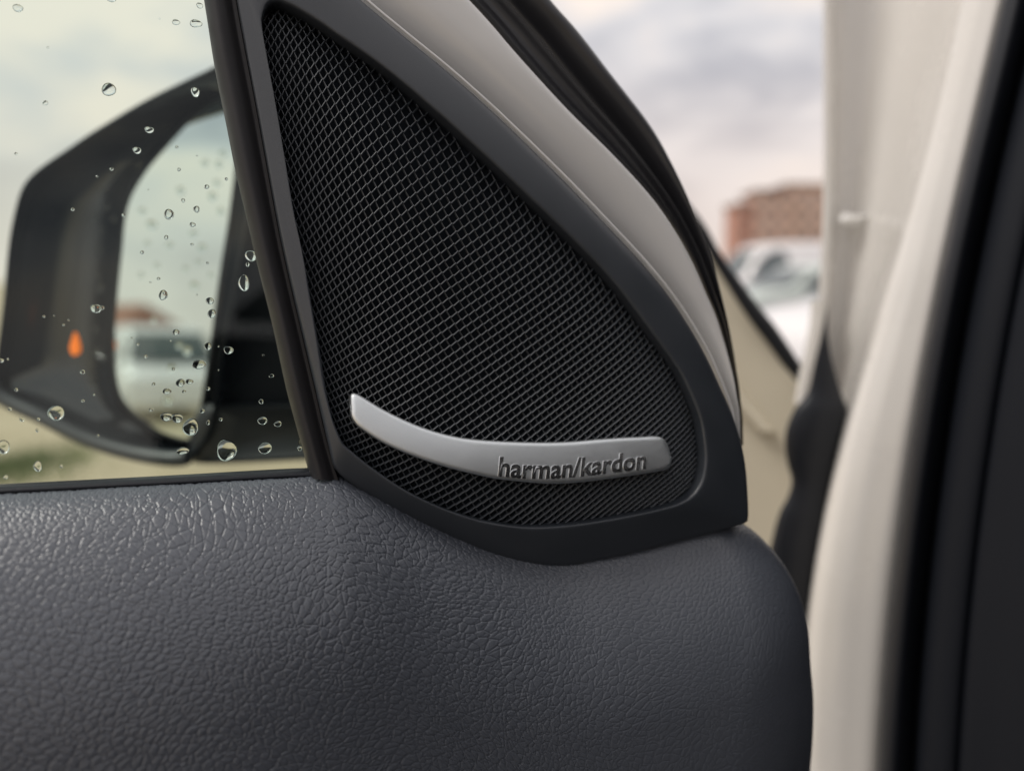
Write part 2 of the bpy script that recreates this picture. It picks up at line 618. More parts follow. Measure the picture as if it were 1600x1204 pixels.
for (i, j) in nk:
    p = n3((i, j))
    if (i + 1, j) in node:
        q = n3((i + 1, j))
        kb = (n3((i, j + 1)) - p) * 0.07 if (i, j + 1) in node else np.zeros(3)
        blade(p + kb, q - kb, 0.000165, 0.00010, 0.0018)
    if (i, j + 1) in node:
        q = n3((i, j + 1))
        blade(p, q, 0.000125, -0.00075 + 0.0005 * float(np.clip((-0.02 - node[(i, j)][0]) / 0.03, 0, 1)), 0.0018)
gr = gm.build('grille', M['grille'], spk, 60)
gr['kind'] = 'stuff'

# badge ------------------------------------------------------------------
b_top = [(550, 636), (549, 622), (553, 614.5), (565, 617), (605, 641), (655, 664.5), (705, 680), (755, 687.5), (830, 691), (889, 690.5), (952, 685.5), (1010, 682.5), (1033, 682), (1045, 687), (1052, 700), (1054, 714)]
b_bot = [(550, 636), (551, 650), (556, 660), (567, 671), (605, 695), (655, 716), (705, 732), (755, 744), (782, 749), (825, 753.5), (867, 756), (910, 753.5), (952, 748.5), (995, 742.5), (1036, 736), (1048, 731), (1053, 722), (1054, 714)]
nc_, nrw = 170, 27
WB = 0.0034
bt = UVl(smooth(b_top, nc_), WB)
bb_ = UVl(smooth(b_bot, nc_), WB)
sv = 0.5 - 0.5 * np.cos(np.pi * np.linspace(0, 1, nrw))
outl = np.vstack([bt, bb_[::-1]])
pts = np.vstack([bt * (1 - s) + bb_ * s for s in sv])
dd = polydist(pts, outl, True)
frac = np.tile(np.linspace(0, 1, nc_), nrw)


def badge_w(fr_):
    return WB - 0.0030 * np.abs(np.clip((0.42 - fr_) / 0.42, 0, 1)) ** 1.7 - 0.0010 * np.clip((fr_ - 0.7) / 0.3, 0, 1) ** 2


ss = np.repeat(sv, nc_)
cross = -0.0005 * (np.abs(ss - 0.6) / 0.6) ** 2 - 0.0013 * (1 - ss)
w = badge_w(frac) + cross - rr(dd, 0.0012, 0.0009)
bverts = [P(p[0], p[1], ww) for p, ww in zip(pts, w)]
bf = grid_faces(nrw, nc_)
per = list(range(nc_)) + [(nrw - 1) * nc_ + k for k in range(nc_ - 1, -1, -1)]
b0 = len(bverts)
for k in per:
    bverts.append(P(pts[k][0], pts[k][1], w[k] - 0.0026))
for k in range(len(per)):
    k2 = (k + 1) % len(per)
    bf.append((per[k], per[k2], b0 + k2, b0 + k))
badge = obj('badge', bverts, bf, M['badge'], spk, 50)

# raised lettering
base_pts = smooth([(770, 741.0), (778, 742), (800, 744.5), (825, 746.2), (867, 746.2), (897, 743.6), (923, 741.2), (952, 737.8), (1008, 731.3), (1030, 728)], 120)
base_uv = UVl(base_pts, WB)
fc = bpy.data.curves.new('lettering', 'FONT')
fc.body = 'harman/kardon'
fc.size = 1.0
fc.space_character = 1.0
fc.offset = 0.018
fc.extrude = 0.06
fc.bevel_depth = 0.018
fc.bevel_resolution = 1
fc.resolution_u = 6
fo = bpy.data.objects.new('tmp_text', fc)
S.collection.objects.link(fo)
bpy.context.view_layer.update()
tm = fo.to_mesh()
tv = np.array([v.co[:] for v in tm.vertices])
tf = [list(p.vertices) for p in tm.polygons]
fo.to_mesh_clear()
bpy.data.objects.remove(fo)
x0, x1 = tv[:, 0].min(), tv[:, 0].max()
y1 = tv[:, 1].max()
zmax, zmin = tv[:, 2].max(), tv[:, 2].min()
SU, EU = uv(778, 742, WB), uv(1010.5, 731, WB)
lt = []
for x, y, z in tv:
    fx = (x - x0) / (x1 - x0)
    u_ = SU[0] + (EU[0] - SU[0]) * fx
    base = np.interp(u_, base_uv[:, 0], base_uv[:, 1])
    hgt = 0.0057 * y / y1
    u2 = u_ + hgt * 0.16
    lt.append((u2, base + hgt, (z - zmin) / (zmax - zmin)))
lt = np.array(lt)
lw = []
inner_pts = np.arange(len(pts))
for u_, v_, z_ in lt:
    d2 = (pts[:, 0] - u_) ** 2 + (pts[:, 1] - v_) ** 2
    k4 = np.argpartition(d2, 5)[:5]
    wt = 1 / (d2[k4] + 1e-10)
    lw.append((wt * w[k4]).sum() / wt.sum() - 0.00008 + z_ * 0.00032)
lt = [P(a[0], a[1], c) for a, c in zip(lt, lw)]
obj('lettering', lt, tf, M['chrome'], badge, 30)

# ================================================================== car door
door = thing('car', (0.25, 0.50, 0.0), 'cream white car with open door, charcoal leather door pad and black seals', 'car')

# leather pad ---------------------------------------------------------------
Tpx = [(-420, 795), (-150, 780), (0, 772), (250, 758), (440, 747.5), (495, 744), (530, 744), (580, 762), (640, 793), (700, 820), (760, 844), (820, 862), (880, 871), (940, 867), (1000, 859), (1060, 844), (1120, 827), (1177, 811), (1230, 796)]
Tuv = UVl(smooth(Tpx, 260), -0.006)
Epx = [(1177, 818), (1200, 836), (1222, 862), (1240, 890), (1256, 925), (1270, 970), (1283, 1030), (1302, 1100), (1323, 1204), (1342, 1320), (1356, 1500)]
Euv = UVl(smooth(Epx, 120), -0.010)


def vnoise(p, scale, seed):
    """smooth value noise in [-1, 1] for points p (..., 2)"""
    r_ = np.random.default_rng(seed).uniform(-1, 1, (256, 256))
    q = p * scale + 1000.0
    i0 = np.floor(q).astype(int)
    f_ = q - i0
    f_ = f_ * f_ * (3 - 2 * f_)
    ix, iy = i0[..., 0] & 255, i0[..., 1] & 255
    ix1, iy1 = (ix + 1) & 255, (iy + 1) & 255
    fx, fy = f_[..., 0], f_[..., 1]
    return (r_[ix, iy] * (1 - fx) + r_[ix1, iy] * fx) * (1 - fy) + (r_[ix, iy1] * (1 - fx) + r_[ix1, iy1] * fx) * fy


def cells(p, seed, jitter=0.85):
    """2D cell pattern: distance to the nearest cell border"""
    rj = np.random.default_rng(seed).uniform(-0.5, 0.5, (256, 256, 2)) * jitter + 0.5
    q = p + 3000.0
    i0 = np.floor(q).astype(int)
    d1 = np.full(p.shape[:-1], 1e9)
    c1 = np.zeros_like(p)
    offs = [(a_, b_) for a_ in (-2, -1, 0, 1, 2) for b_ in (-2, -1, 0, 1, 2) if abs(a_) + abs(b_) < 4]
    sites = []
    for a_, b_ in offs:
        c_ = i0 + np.array([a_, b_])
        st_ = c_ + rj[c_[..., 0] & 255, c_[..., 1] & 255]
        sites.append(st_)
        dd_ = ((q - st_) ** 2).sum(-1)
        m_ = dd_ < d1
        d1 = np.where(m_, dd_, d1)
        c1 = np.where(m_[..., None], st_, c1)
    e_ = np.full(p.shape[:-1], 1e9)
    for st_ in sites:
        dv_ = st_ - c1
        l_ = np.sqrt((dv_ ** 2).sum(-1))
        ok_ = l_ > 1e-6
        pr = ((0.5 * (c1 + st_) - q) * dv_).sum(-1) / np.where(ok_, l_, 1)
        e_ = np.where(ok_, np.minimum(e_, pr), e_)
    return e_


def sstep(x, a_, b_):
    x = np.clip((x - a_) / (b_ - a_), 0, 1)
    return x * x * (3 - 2 * x)


uL = uv(-170, 780)[0]
nu_ = 1400
qs = np.r_[np.linspace(0, 0.088, 540), np.linspace(0.088, 0.20, 40)[1:]]
nq_ = len(qs)
fs = np.r_[np.linspace(0, 0.90, nu_ - 200), 0.90 + 0.10 * np.sin(np.linspace(0, 1, 201)[1:] * np.pi / 2)]
ub = uv(560, 760)[0]
Fg, Qg = np.meshgrid(fs, qs)
ue = np.full_like(Fg, 0.09)
for it in range(8):
    Ug = uL + Fg * (ue - uL)
    Vg = np.interp(Ug, Tuv[:, 0], Tuv[:, 1]) - Qg
    ue = np.interp(-Vg, -Euv[:, 1], Euv[:, 0])
Ug = uL + Fg * (ue - uL)
Vg = np.interp(Ug, Tuv[:, 0], Tuv[:, 1]) - Qg
kk = 1 / (1 + np.exp((Ug - ub) / 0.021))               # 1 on the window side, 0 under the panel
Dg = 0.032 * kk + 0.0190 * (1 - kk)
Qc = 0.060 * kk + 0.052 * (1 - kk)
w0g = -0.0065 * kk - 0.0085 * (1 - kk)
xg = np.clip(Qg / Qc, 0, 1)
g_ = 1 - (1 - xg) ** 2
Wg = w0g + Dg * (g_ * (1 - 0.7 * kk) + 0.7 * kk * np.sqrt(g_)) - 1.6 * np.clip(Qg - Qc, 0, 1) ** 2
Rr = np.minimum(0.020 + 0.50 * Qg, 0.072)
Wg = Wg - rr(np.clip(ue - Ug, 0, 1), Rr, np.minimum(Rr * 0.75, 0.052))
base3 = P0 + Ug[..., None] * PU + Vg[..., None] * PV + Wg[..., None] * PN
du_ = np.gradient(base3, axis=1); dq_ = np.gradient(base3, axis=0)
nrm = np.cross(dq_, du_)
nrm /= np.linalg.norm(nrm, axis=-1)[..., None] + 1e-15
if (nrm[200, 500] @ PN) < 0:
    nrm = -nrm
arc = np.zeros_like(Qg)
arc[1:] = np.cumsum(np.linalg.norm(np.diff(base3, axis=0), axis=-1), axis=0)
uvm = np.stack([Ug, -arc], -1) * 1000.0                 # mm over the hide
wp = uvm + np.stack([vnoise(uvm, 0.035, 1), vnoise(uvm, 0.035, 2)], -1) * 7.0
wp = wp + np.stack([vnoise(wp, 0.35, 3), vnoise(wp, 0.35, 4)], -1) * 0.22


def rotsc(p, deg_, sx, sy):
    ca_, sa_ = math.cos(R(deg_)), math.sin(R(deg_))
    return np.stack([(ca_ * p[..., 0] - sa_ * p[..., 1]) * sx, (sa_ * p[..., 0] + ca_ * p[..., 1]) * sy], -1)


e1 = cells(rotsc(wp, 24, 0.39, 0.51), 21)
e2 = cells(rotsc(wp, -42, 0.13, 0.46), 22)
e3 = cells(rotsc(wp, 60, 1.05, 1.25), 23)
big_ = 0.85 * sstep(e1, -0.004, 0.070) + 0.15 * sstep(e1, 0, 0.35)
lng = 0.30 + 0.70 * sstep(e2, -0.004, 0.055)
fine_ = sstep(e3, -0.01, 0.14)
msk = 0.5 + 0.5 * vnoise(uvm, 0.09, 8)
hgt_ = (0.72 * big_ + 0.22 * fine_ * msk) * lng + 0.05 * vnoise(uvm, 2.2, 5) + 0.05 * vnoise(uvm, 1.1, 6)
# the grain is pressed flatter towards the hinge end
flat = 0.45 + 0.55 * sstep(-Ug, -0.060, 0.030)
pos = base3 + nrm * ((hgt_ - 0.7) * 0.00037 * flat)[..., None]
edge = pos[:, -1] - PN * 0.030
pv = np.vstack([pos.reshape(-1, 3), edge]) - np.array(door.location)
ii = np.arange(nq_ * nu_).reshape(nq_, nu_)
quads = np.stack([ii[:-1, :-1], ii[1:, :-1], ii[1:, 1:], ii[:-1, 1:]], -1).reshape(-1, 4)
e0 = nq_ * nu_ + np.arange(nq_)
quads = np.vstack([quads, np.stack([ii[:-1, -1], ii[1:, -1], e0[1:], e0[:-1]], -1)])
me = bpy.data.meshes.new('leather_pad')
me.vertices.add(len(pv)); me.vertices.foreach_set('co', pv.ravel())
me.loops.add(quads.size); me.loops.foreach_set('vertex_index', quads.ravel().astype(np.int32))
me.polygons.add(len(quads))
me.polygons.foreach_set('loop_start', np.arange(0, quads.size, 4, dtype=np.int32))
me.polygons.foreach_set('loop_total', np.full(len(quads), 4, dtype=np.int32))
me.update(calc_edges=True)
me.polygons.foreach_set('use_smooth', np.ones(len(quads), dtype=bool))
allu = np.vstack([uvm.reshape(-1, 2) / 1000, uvm[:, -1] / 1000 + [0.03, 0]])
ul = me.uv_layers.new(name='UVMap')
ul.data.foreach_set('uv', allu[quads.ravel()].ravel())
me.materials.append(M['leather'])
pad = bpy.data.objects.new('leather_pad', me)
S.collection.objects.link(pad)
pad.parent = door

# window run channel (black strip left of the panel) ----------------------
cl = [(305, -95), (320, 0), (333, 82), (350, 165), (367, 250), (386, 330), (402, 400), (427, 500), (450, 606), (470, 680), (485, 735), (488, 750)]
cr = [(352, -110), (371, 0), (386, 82), (402, 165), (431, 325), (446, 400), (469, 500), (494, 606), (511, 680), (526, 735), (532, 752)]
Lc, Rc = smooth(cl, 60), smooth(cr, 60)
sec = []
for s, w_ in ((0.0, -0.016), (0.0, -0.0085), (0.10, -0.0050), (0.32, -0.0030), (0.60, -0.0034), (0.85, -0.0048), (1.02, -0.0052), (1.05, -0.016)):
    px = Lc * (1 - s) + Rc * s
    sec.append([P(*uv(x, y, 0), w_) for x, y in px])
loft('window_channel', sec, M['channel'], door, sub=5)
# belt seal under the glass
bl = smooth([(-420, 784), (-150, 773), (0, 765), (250, 752), (440, 741), (550, 737)], 60)
sec = []
for dy, w_ in ((-4.5, -0.016), (-4.5, -0.0098), (-2, -0.0080), (2, -0.0072), (6, -0.0074), (12, -0.0090), (14, -0.016)):
    sec.append([P(*uv(x, y + dy, -0.007), w_) for x, y in bl])
loft('belt_seal', sec, M['rubber'], door, sub=4)
# a second, lower outer lip of the seal
sec = []
for dy, w_ in ((-6, -0.0185), (-7, -0.0168), (-5, -0.0152), (-1, -0.0150), (2, -0.017)):
    sec.append([P(*uv(x, y + dy, -0.015), w_) for x, y in bl])
loft('outer_seal_lip', sec, M['rubber'], door, sub=3)

# window pane ------------------------------------------------------------
WG = -0.012
g_tl, g_tr, g_br, g_bl = uv(-500, -300, WG), uv(380, -300, WG), uv(540, 800, WG), uv(-500, 830, WG)
gvs = [P(*g_tl, WG), P(*g_tr, WG), P(*g_br, WG), P(*g_bl, WG)]
obj('window_glass', gvs, [(0, 1, 2, 3)], M['glass'], door, 0)

# painted window frame of the door -----------------------------------------
f0 = [(332, -222), (400, -158), (480, -86), (576, 0), (636, 50), (700, 102), (757, 152), (801, 193), (887, 277), (962, 355), (1006, 402), (1047, 451), (1078, 496), (1107, 545), (1128, 592), (1141, 625), (1147, 648), (1150, 695)]
f1 = [(500, -230), (600, -130), (680, -58), (737, 0), (775, 42), (812, 86), (887, 169), (962, 244), (1019, 307), (1056, 360), (1084, 412), (1104, 460), (1122, 505), (1142, 580), (1149, 625), (1152, 648), (1153, 695)]
nF = 110
F0, F1 = smooth(f0, nF), smooth(f1, nF)
sec = []
for s, w_ in ((-0.12, -0.022), (-0.10, -0.0175), (0.03, -0.0150), (0.25, -0.0118), (0.50, -0.0095), (0.75, -0.0084), (0.90, -0.0084), (0.965, -0.0096), (0.995, -0.0125), (1.004, -0.0185), (0.99, -0.026)):
    px = F0 * (1 - s) + F1 * s
    sec.append([P(*uv(x, y, -0.010), w_) for x, y in px])
loft('window_frame', sec, M['paint'], door, sub=6)
lipc = smooth([(x - 1.5, y + 1.5) for x, y in f0[1:]], 120)
MB().tube([P(*uv(x, y, -0.0035), -0.0035) for x, y in lipc], 0.00045, 8).build('frame_lip', M['paint'], door)

# rubber seal along the frame: groove, thin lip, fat outer bulb
f2 = [(650, -230), (740, -150), (810, -78), (871, 0), (914, 49), (962, 112), (1012, 177), (1037, 216), (1056, 254), (1073, 292), (1088, 330), (1103, 372), (1117, 415), (1134, 490), (1146, 560), (1152, 610), (1155, 648), (1157, 695)]
F2 = smooth(f2, nF)
sec = []
for s, w_ in ((-0.04, -0.034), (0.0, -0.0215), (0.14, -0.0225), (0.24, -0.0220), (0.32, -0.0190), (0.38, -0.0225), (0.46, -0.0270), (0.56, -0.0270), (0.66, -0.0235), (0.78, -0.0205), (0.90, -0.0215), (0.98, -0.0260), (1.0, -0.0310), (0.95, -0.040), (0.6, -0.043)):
    px = F1 * (1 - s) + F2 * s
    sec.append([P(*uv(x, y, -0.022), w_) for x, y in px])
loft('frame_seal', sec, mat('satin_grey_black_rubber', (0.030, 0.030, 0.034), 0.34, spec=0.7, rough_var=0.05), door, sub=4)

# ================================================================== side mirror
mir = thing('side_mirror', at(330, 725, 0.42), 'black rain-spotted wing mirror seen through the wet window', 'wing mirror')
hpx = [(352, 96), (320, 109), (282, 127), (241, 147), (205, 167), (172, 187), (138, 208), (103, 232), (73, 252), (49, 271), (33, 292), (23, 322), (12, 378), (3, 470), (-8, 560), (-10, 600), (6, 628), (69, 659), (138, 693), (206, 714), (262, 723), (290, 722), (303, 712), (330, 672), (345, 572), (360, 490), (377, 395), (396, 280), (400, 180), (388, 110)]
gpx = [(352, 147), (300, 184), (262, 224), (222, 272), (196, 325), (187, 400), (180, 470), (176, 537), (180, 592), (194, 630), (236, 668), (272, 684), (296, 687), (306, 676), (313, 648), (330, 545), (345, 434), (360, 340), (372, 240), (374, 180), (366, 150)]
nH = 160
H = smooth(hpx, nH, True)
G = smooth(gpx, nH, True)


def align(Aa, Bb):
    ca, cb_ = Aa.mean(0), Bb.mean(0)
    ta = np.unwrap(np.arctan2(Aa[:, 1] - ca[1], Aa[:, 0] - ca[0]))
    tb = np.arctan2(Bb[:, 1] - cb_[1], Bb[:, 0] - cb_[0])
    k = np.argmin(np.abs(np.angle(np.exp(1j * (tb - ta[0])))))
    Bb = np.roll(Bb, -k, axis=0)
    return Bb


G = align(H, G)
# mirror plane
gc = at(262, 440, 0.475)
dv = gc - CAM
dvn = dv / np.linalg.norm(dv)
want = np.array([-0.37, -1.0, 0.100]); want /= np.linalg.norm(want)
MN = want - dvn; MN /= np.linalg.norm(MN)


def on_mirror(px, py, off=0.0):
    d = ray(px, py)
    q = gc + MN * off
    return CAM + d * (np.dot(q - CAM, MN) / np.dot(d, MN))


YH = 0.435
ctr = H.mean(0)


def inset(A0, k, c=ctr):
    return c + (A0 - c) * k


def yrim(x):
    # the rim nearest the car sits closer to us
    return YH + 0.02 - 0.00006 * (x - 200)


ring_o = []
back = [(1.0, 0.030), (0.985, 0.055), (0.93, 0.085), (0.80, 0.108), (0.55, 0.122), (0.25, 0.128)]
secs = []
rimc = np.array([at(x, y, yrim(x)) for x, y in H])
cen3 = rimc.mean(0)


def shr(kk, dy):
    v = cen3 + (rimc - cen3) * kk
    v = v.copy(); v[:, 1] += dy
    return v


secs = [shr(k, d) for k, d in reversed(back)] + [shr(1.004, 0.012), shr(1.0, 0.003), shr(0.992, 0.0), shr(0.978, -0.001), shr(0.966, 0.002), shr(0.960, 0.010)]
gl3 = np.array([on_mirror(x, y, -0.0015) for x, y in inset(G, 1.05, G.mean(0))])
c_in = secs[-1]
for k in (0.35, 0.7, 0.93):
    bulge = 0.012 * math.sin(k * math.pi)
    vv = c_in * (1 - k) + gl3 * k
    vv = vv.copy(); vv[:, 1] += bulge
    secs.append(vv)
secs.append(gl3)
secs.append(gl3 + np.array([0, 0.012, 0]))
hv = np.vstack(secs)
obj('housing', hv, grid_faces(len(secs), nH, wrap_c=True), M['mplastic'], mir, 60)
# lower edge lip, its paler grey painting skylight caught on the rim
low = [k for k in range(nH) if H[k, 1] > 600 and H[k, 0] < 300 and H[k, 0] > -60]
low = sorted(low, key=lambda k: H[k, 0])
lip = MB().tube(np.array([rimc[k] + np.array([0.0, -0.0010, 0.0026]) for k in low]), 0.0042, 10)
lip.build('lower_lip', mat('skylit_grey_lip', (0.055, 0.060, 0.066), 0.35, spec=0.6), mir)
# glass
gfront = [on_mirror(x, y) for x, y in G]
gback = [p - MN * 0.002 for p in gfront]
obj('mirror_glass', gfront + gback, [list(range(nH)), list(range(nH, 2 * nH))[::-1]] + [(k, (k + 1) % nH, nH + (k + 1) % nH, nH + k) for k in range(nH)], M['mirror'], mir, 20)
# glass rim
MB().tube(np.array(gfront + gfront[:1]), 0.0011, 8).build('glass_rim', M['mmatte'], mir)
# glowing amber patch that paints an indicator's reflection in the housing
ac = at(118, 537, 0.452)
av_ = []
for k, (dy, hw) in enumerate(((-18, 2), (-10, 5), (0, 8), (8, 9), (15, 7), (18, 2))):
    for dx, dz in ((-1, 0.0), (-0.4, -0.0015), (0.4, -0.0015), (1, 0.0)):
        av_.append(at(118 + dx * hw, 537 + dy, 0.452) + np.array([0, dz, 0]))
obj('indicator_glint', av_, grid_faces(6, 4), M['amber'], mir)
# arm and foot to the right of the housing
arm = [(390, 330), (398, 296), (420, 290), (444, 320), (480, 400), (520, 520), (560, 640), (552, 668), (480, 672), (400, 672), (342, 670), (336, 650), (346, 590), (360, 510), (377, 410)]
ft = [(298, 668), (318, 634), (360, 632), (440, 630), (540, 628), (580, 634), (584, 700), (570, 714), (480, 718), (400, 722), (310, 724), (296, 712)]


def slab(px, y0, y1, name, mt):
    A1 = smooth(px, 60, True)
    c1 = A1.mean(0)
    ss_ = [np.array([at(x, y, y0 + 0.004) for x, y in inset(A1, 0.5, c1)]) * [1, 1, 1],
           np.array([at(x, y, y0) for x, y in inset(A1, 0.86, c1)]),
           np.array([at(x, y, y0 + 0.004) for x, y in inset(A1, 0.97, c1)]),
           np.array([at(x, y, y0 + 0.012) for x, y in A1]),
           np.array([at(x, y, y1) for x, y in A1])]
    v = np.vstack(ss_ + [ss_[0].mean(0)[None]])
    f = grid_faces(5, 60, wrap_c=True) + [(k, (k + 1) % 60, 300) for k in range(60)]
    return obj(name, v, f, mt, mir, 60)


slab(arm, 0.462, 0.52, 'mirror_arm', M['trim'])
slab(ft, 0.450, 0.53, 'mirror_foot', M['mmatte'])

# ================================================================== rain drops
drops = [(28, 13, 8, 7), (174, -2, 8, 6), (312, 9, 5, 5), (275, 35, 6, 5), (306, 37, 9, 7), (170, 140, 11, 11.5), (71, 161, 4.5, 4), (305, 144, 7, 8.5),
         (233, 203, 7, 6), (214, 235, 7, 6), (264, 335, 7.5, 9.5), (323, 292, 4, 4), (307, 327, 5.5, 5.5), (301, 351, 4.5, 4.5), (392, 400, 10, 9), (387, 413, 3, 4),
         (255, 461, 7, 9), (328, 470, 6.5, 6), (331, 490, 7, 7.5), (275, 519, 5.5, 5.5), (325, 541, 6, 6.5), (357, 547, 7.5, 7), (381, 442, 9.5, 13),
         (150, 482, 9, 8), (159, 481, 4, 4), (311, 569, 11, 8), (282, 598, 8, 6.5), (296, 596, 6, 4.5), (261, 611, 7, 5), (129, 581, 4.5, 3.5), (88, 645, 14, 13),
         (34, 655, 4, 4), (5, 698, 11, 12), (59, 728, 7, 9), (96, 728, 2.5, 3), (9, 745, 4, 3.5), (298, 667, 13.5, 14), (260, 651, 9.5, 7.5), (277, 653, 9, 8),
         (354, 703, 15, 19), (414, 700, 11, 9.5), (410, 657, 8, 6.5), (434, 662, 6.5, 4.5), (285, 704, 9.5, 6.5), (408, 627, 4, 4), (316, 642, 4, 4), (2, 563, 4, 4),
         (470, 690, 4, 6), (468, 700, 4, 4), (325, 607, 3.5, 3.5), (424, 587, 4, 3), (240, 600, 3, 3), (236, 640, 3.5, 3), (345, 655, 3, 3)]
_rd = random.Random(41)
while len(drops) < 96:
    x_, y_ = _rd.uniform(0, 470), _rd.uniform(10, 735)
    if x_ > 330 + 0.21 * y_ - 25 or any(abs(x_ - d_[0]) < d_[2] + 5 and abs(y_ - d_[1]) < d_[3] + 5 for d_ in drops):
        continue
    if y_ < 230 and _rd.random() < 0.7:
        continue
    r_ = _rd.uniform(1.3, 3.4)
    drops.append((x_, y_, r_, r_ * _rd.uniform(0.8, 1.25)))
WD = WG - 0.0004
DU, DV = PU, PV


def drop(c, ru, rv, au, avv, an, ht, seed, name, origin_thing=None):
    """a bead of water on a surface with axes au, avv and outward normal an"""
    rs = random.Random(seed)
    ph, am = rs.uniform(0, 6.28), rs.uniform(0.02, 0.10)
    n, mrings = 20, 6
    v, f = [], []
    for r in range(mrings):
        th = (r / mrings) * math.pi / 2
        k, h = math.cos(th), math.sin(th)
        for q in range(n):
            a = 2 * math.pi * q / n
            rad = 1 + am * math.cos(2 * a + ph) + am * 0.7 * math.cos(3 * a - ph)
            sag = 0.10 * (1 - k)
            v.append(c + au * ru * k * rad * math.cos(a) + avv * rv * (k * rad * math.sin(a) - sag) + an * ht * h)
    v.append(c + an * ht - avv * rv * 0.10)
    top = len(v) - 1
    v.append(c)
    f += grid_faces(mrings, n, wrap_c=True)
    f += [((mrings - 1) * n + q, (mrings - 1) * n + (q + 1) % n, top) for q in range(n)]
    f += [((q + 1) % n, q, top + 1) for q in range(n)]
    return obj(name, v, f, M['water'], None, 80, origin=c)


big = {5: 'round raindrop on the window against the sky above the wing mirror',
       30: 'large raindrop on the window over the mirror housing lower edge',
       39: 'largest raindrop low on the window near the speaker panel corner',
       36: 'fat raindrop over the bottom corner of the mirror glass',
       40: 'raindrop on the window between the largest drop and the speaker panel',
       22: 'tall raindrop beside the mirror glass near the speaker panel edge',
       32: 'raindrop at the left photo edge over the tan ground',
       10: 'oval raindrop in front of the middle of the mirror glass',
       33: 'raindrop over the tan ground low on the window at left',
       4: 'raindrop at the top of the window touching the speaker strip',
       23: 'raindrop over the dark left part of the mirror housing',
       0: 'raindrop in the top left corner of the window',
       14: 'raindrop at the window strip halfway up the pane'}
for k, (x, y, rx, ry) in enumerate(drops):
    c2 = uv(x, y, WD)
    c3 = P(c2[0], c2[1], WD)
    sc_ = np.linalg.norm(P(*uv(x + 1, y, WD), WD) - c3)
    o = drop(c3, rx * sc_, ry * sc_, PU, PV, -PN, 0.52 * min(rx, ry) * sc_, 100 + k, 'raindrop')
    zone = ('over the dark mirror foot by the speaker panel' if x > 345 and y > 380 else 'over the sky above the mirror' if y < 160 else
            'over the tan ground below the mirror' if y > 715 or (x < 60 and y > 650) else 'in front of the mirror glass' if x > 190 and y < 640 else
            'over the lower rim of the mirror' if y > 590 else 'over the dark mirror housing')
    lb = big.get(k, 'small raindrop on the window ' + zone)
    tag(o, lb, 'raindrop', 'raindrops on the window')
# beads on the mirror glass itself and in its housing
mu = np.cross(MN, np.array([0, 0, 1.0])); mu /= np.linalg.norm(mu)
mv = np.cross(mu, MN)
if mv[2] < 0: mv = -mv
mdrops = [(282, 298, 6), (332, 307, 6), (237, 351, 7), (265, 383, 5), (316, 387, 6), (320, 255, 5), (342, 257, 5), (339, 286, 5), (302, 365, 5), (230, 380, 4),
          (290, 420, 4), (304, 446, 6), (240, 500, 4), (292, 548, 7), (262, 625, 7), (280, 540, 5), (348, 240, 5), (220, 430, 4), (222, 330, 5), (310, 410, 4), (345, 330, 5), (245, 415, 4), (330, 430, 4), (268, 575, 5)]
for k, (x, y, r_) in enumerate(mdrops):
    c3 = on_mirror(x, y, 0.0002)
    o = drop(c3, r_ * 0.00036, r_ * 0.00036, mu, mv, MN, r_ * 0.00018, 300 + k, 'water_bead')
    tag(o, 'small blurred water bead on the wing mirror glass', 'raindrop', 'water beads on the mirror glass')
hd = [(168, 325, 7), (150, 340, 6), (177, 344, 6), (161, 361, 6), (156, 390, 8), (153, 431, 8), (157, 450, 7), (153, 549, 8), (148, 603, 7), (160, 558, 5), (160, 300, 5), (176, 268, 5), (215, 262, 6), (150, 515, 6)]
dep = bpy.context.evaluated_depsgraph_get()
hob = bpy.data.objects['housing']
hob_mw = Matrix.Translation(Vector(mir.location))
dep.update()
for k, (x, y, r_) in enumerate(hd):
    d = Vector(ray(x, y)).normalized()
    hit, loc, nor, _i = hob.ray_cast(Vector(CAM) - Vector(mir.location), d)
    if not hit:
        continue
    c3 = np.array(loc + Vector(mir.location))
    nn = np.array(nor)
    if np.dot(nn, np.array(d)) > 0: nn = -nn
    a1_ = np.cross(nn, [0, 0, 1.0]); a1_ /= np.linalg.norm(a1_)
    a2_ = np.cross(a1_, nn)
    if a2_[2] < 0: a2_ = -a2_
    o = drop(c3 + nn * 0.0001, r_ * 0.00035, r_ * 0.00035, a1_, a2_, nn, r_ * 0.0002, 400 + k, 'water_bead')
    tag(o, 'small blurred water bead inside the black mirror housing', 'raindrop', 'water beads in the mirror housing')

# ================================================================== car body at the hinge side
body = door
ys = np.linspace(-140, 1330, 90)


def col(pts):
    p = np.array(pts, float)
    t_ = (p[:, 1] - 600) / 740
    return np.polyval(np.polyfit(t_, p[:, 0], 5), (ys - 600) / 740)


x_edge = col([(1293, -140), (1290, 0), (1284, 200), (1280, 370), (1279, 490), (1272, 620), (1248, 740), (1228, 880), (1216, 1100), (1210, 1330)])
x_ridge = col([(1532, -140), (1497, 0), (1468, 130), (1437, 260), (1395, 430), (1352, 560), (1324, 650), (1295, 792), (1270, 920), (1258, 1000), (1252, 1204), (1250, 1330)])
x_seal = col([(1600, -140), (1568, 0), (1540, 120), (1511, 250), (1487, 353), (1462, 473), (1442, 577), (1431, 659), (1401, 880), (1383, 1055), (1374, 1201), (1369, 1330)])


def colpts(x, Y):
    Y = np.broadcast_to(Y, x.shape)
    return np.array([at(a, c, d) for a, c, d in zip(x, ys, Y)])


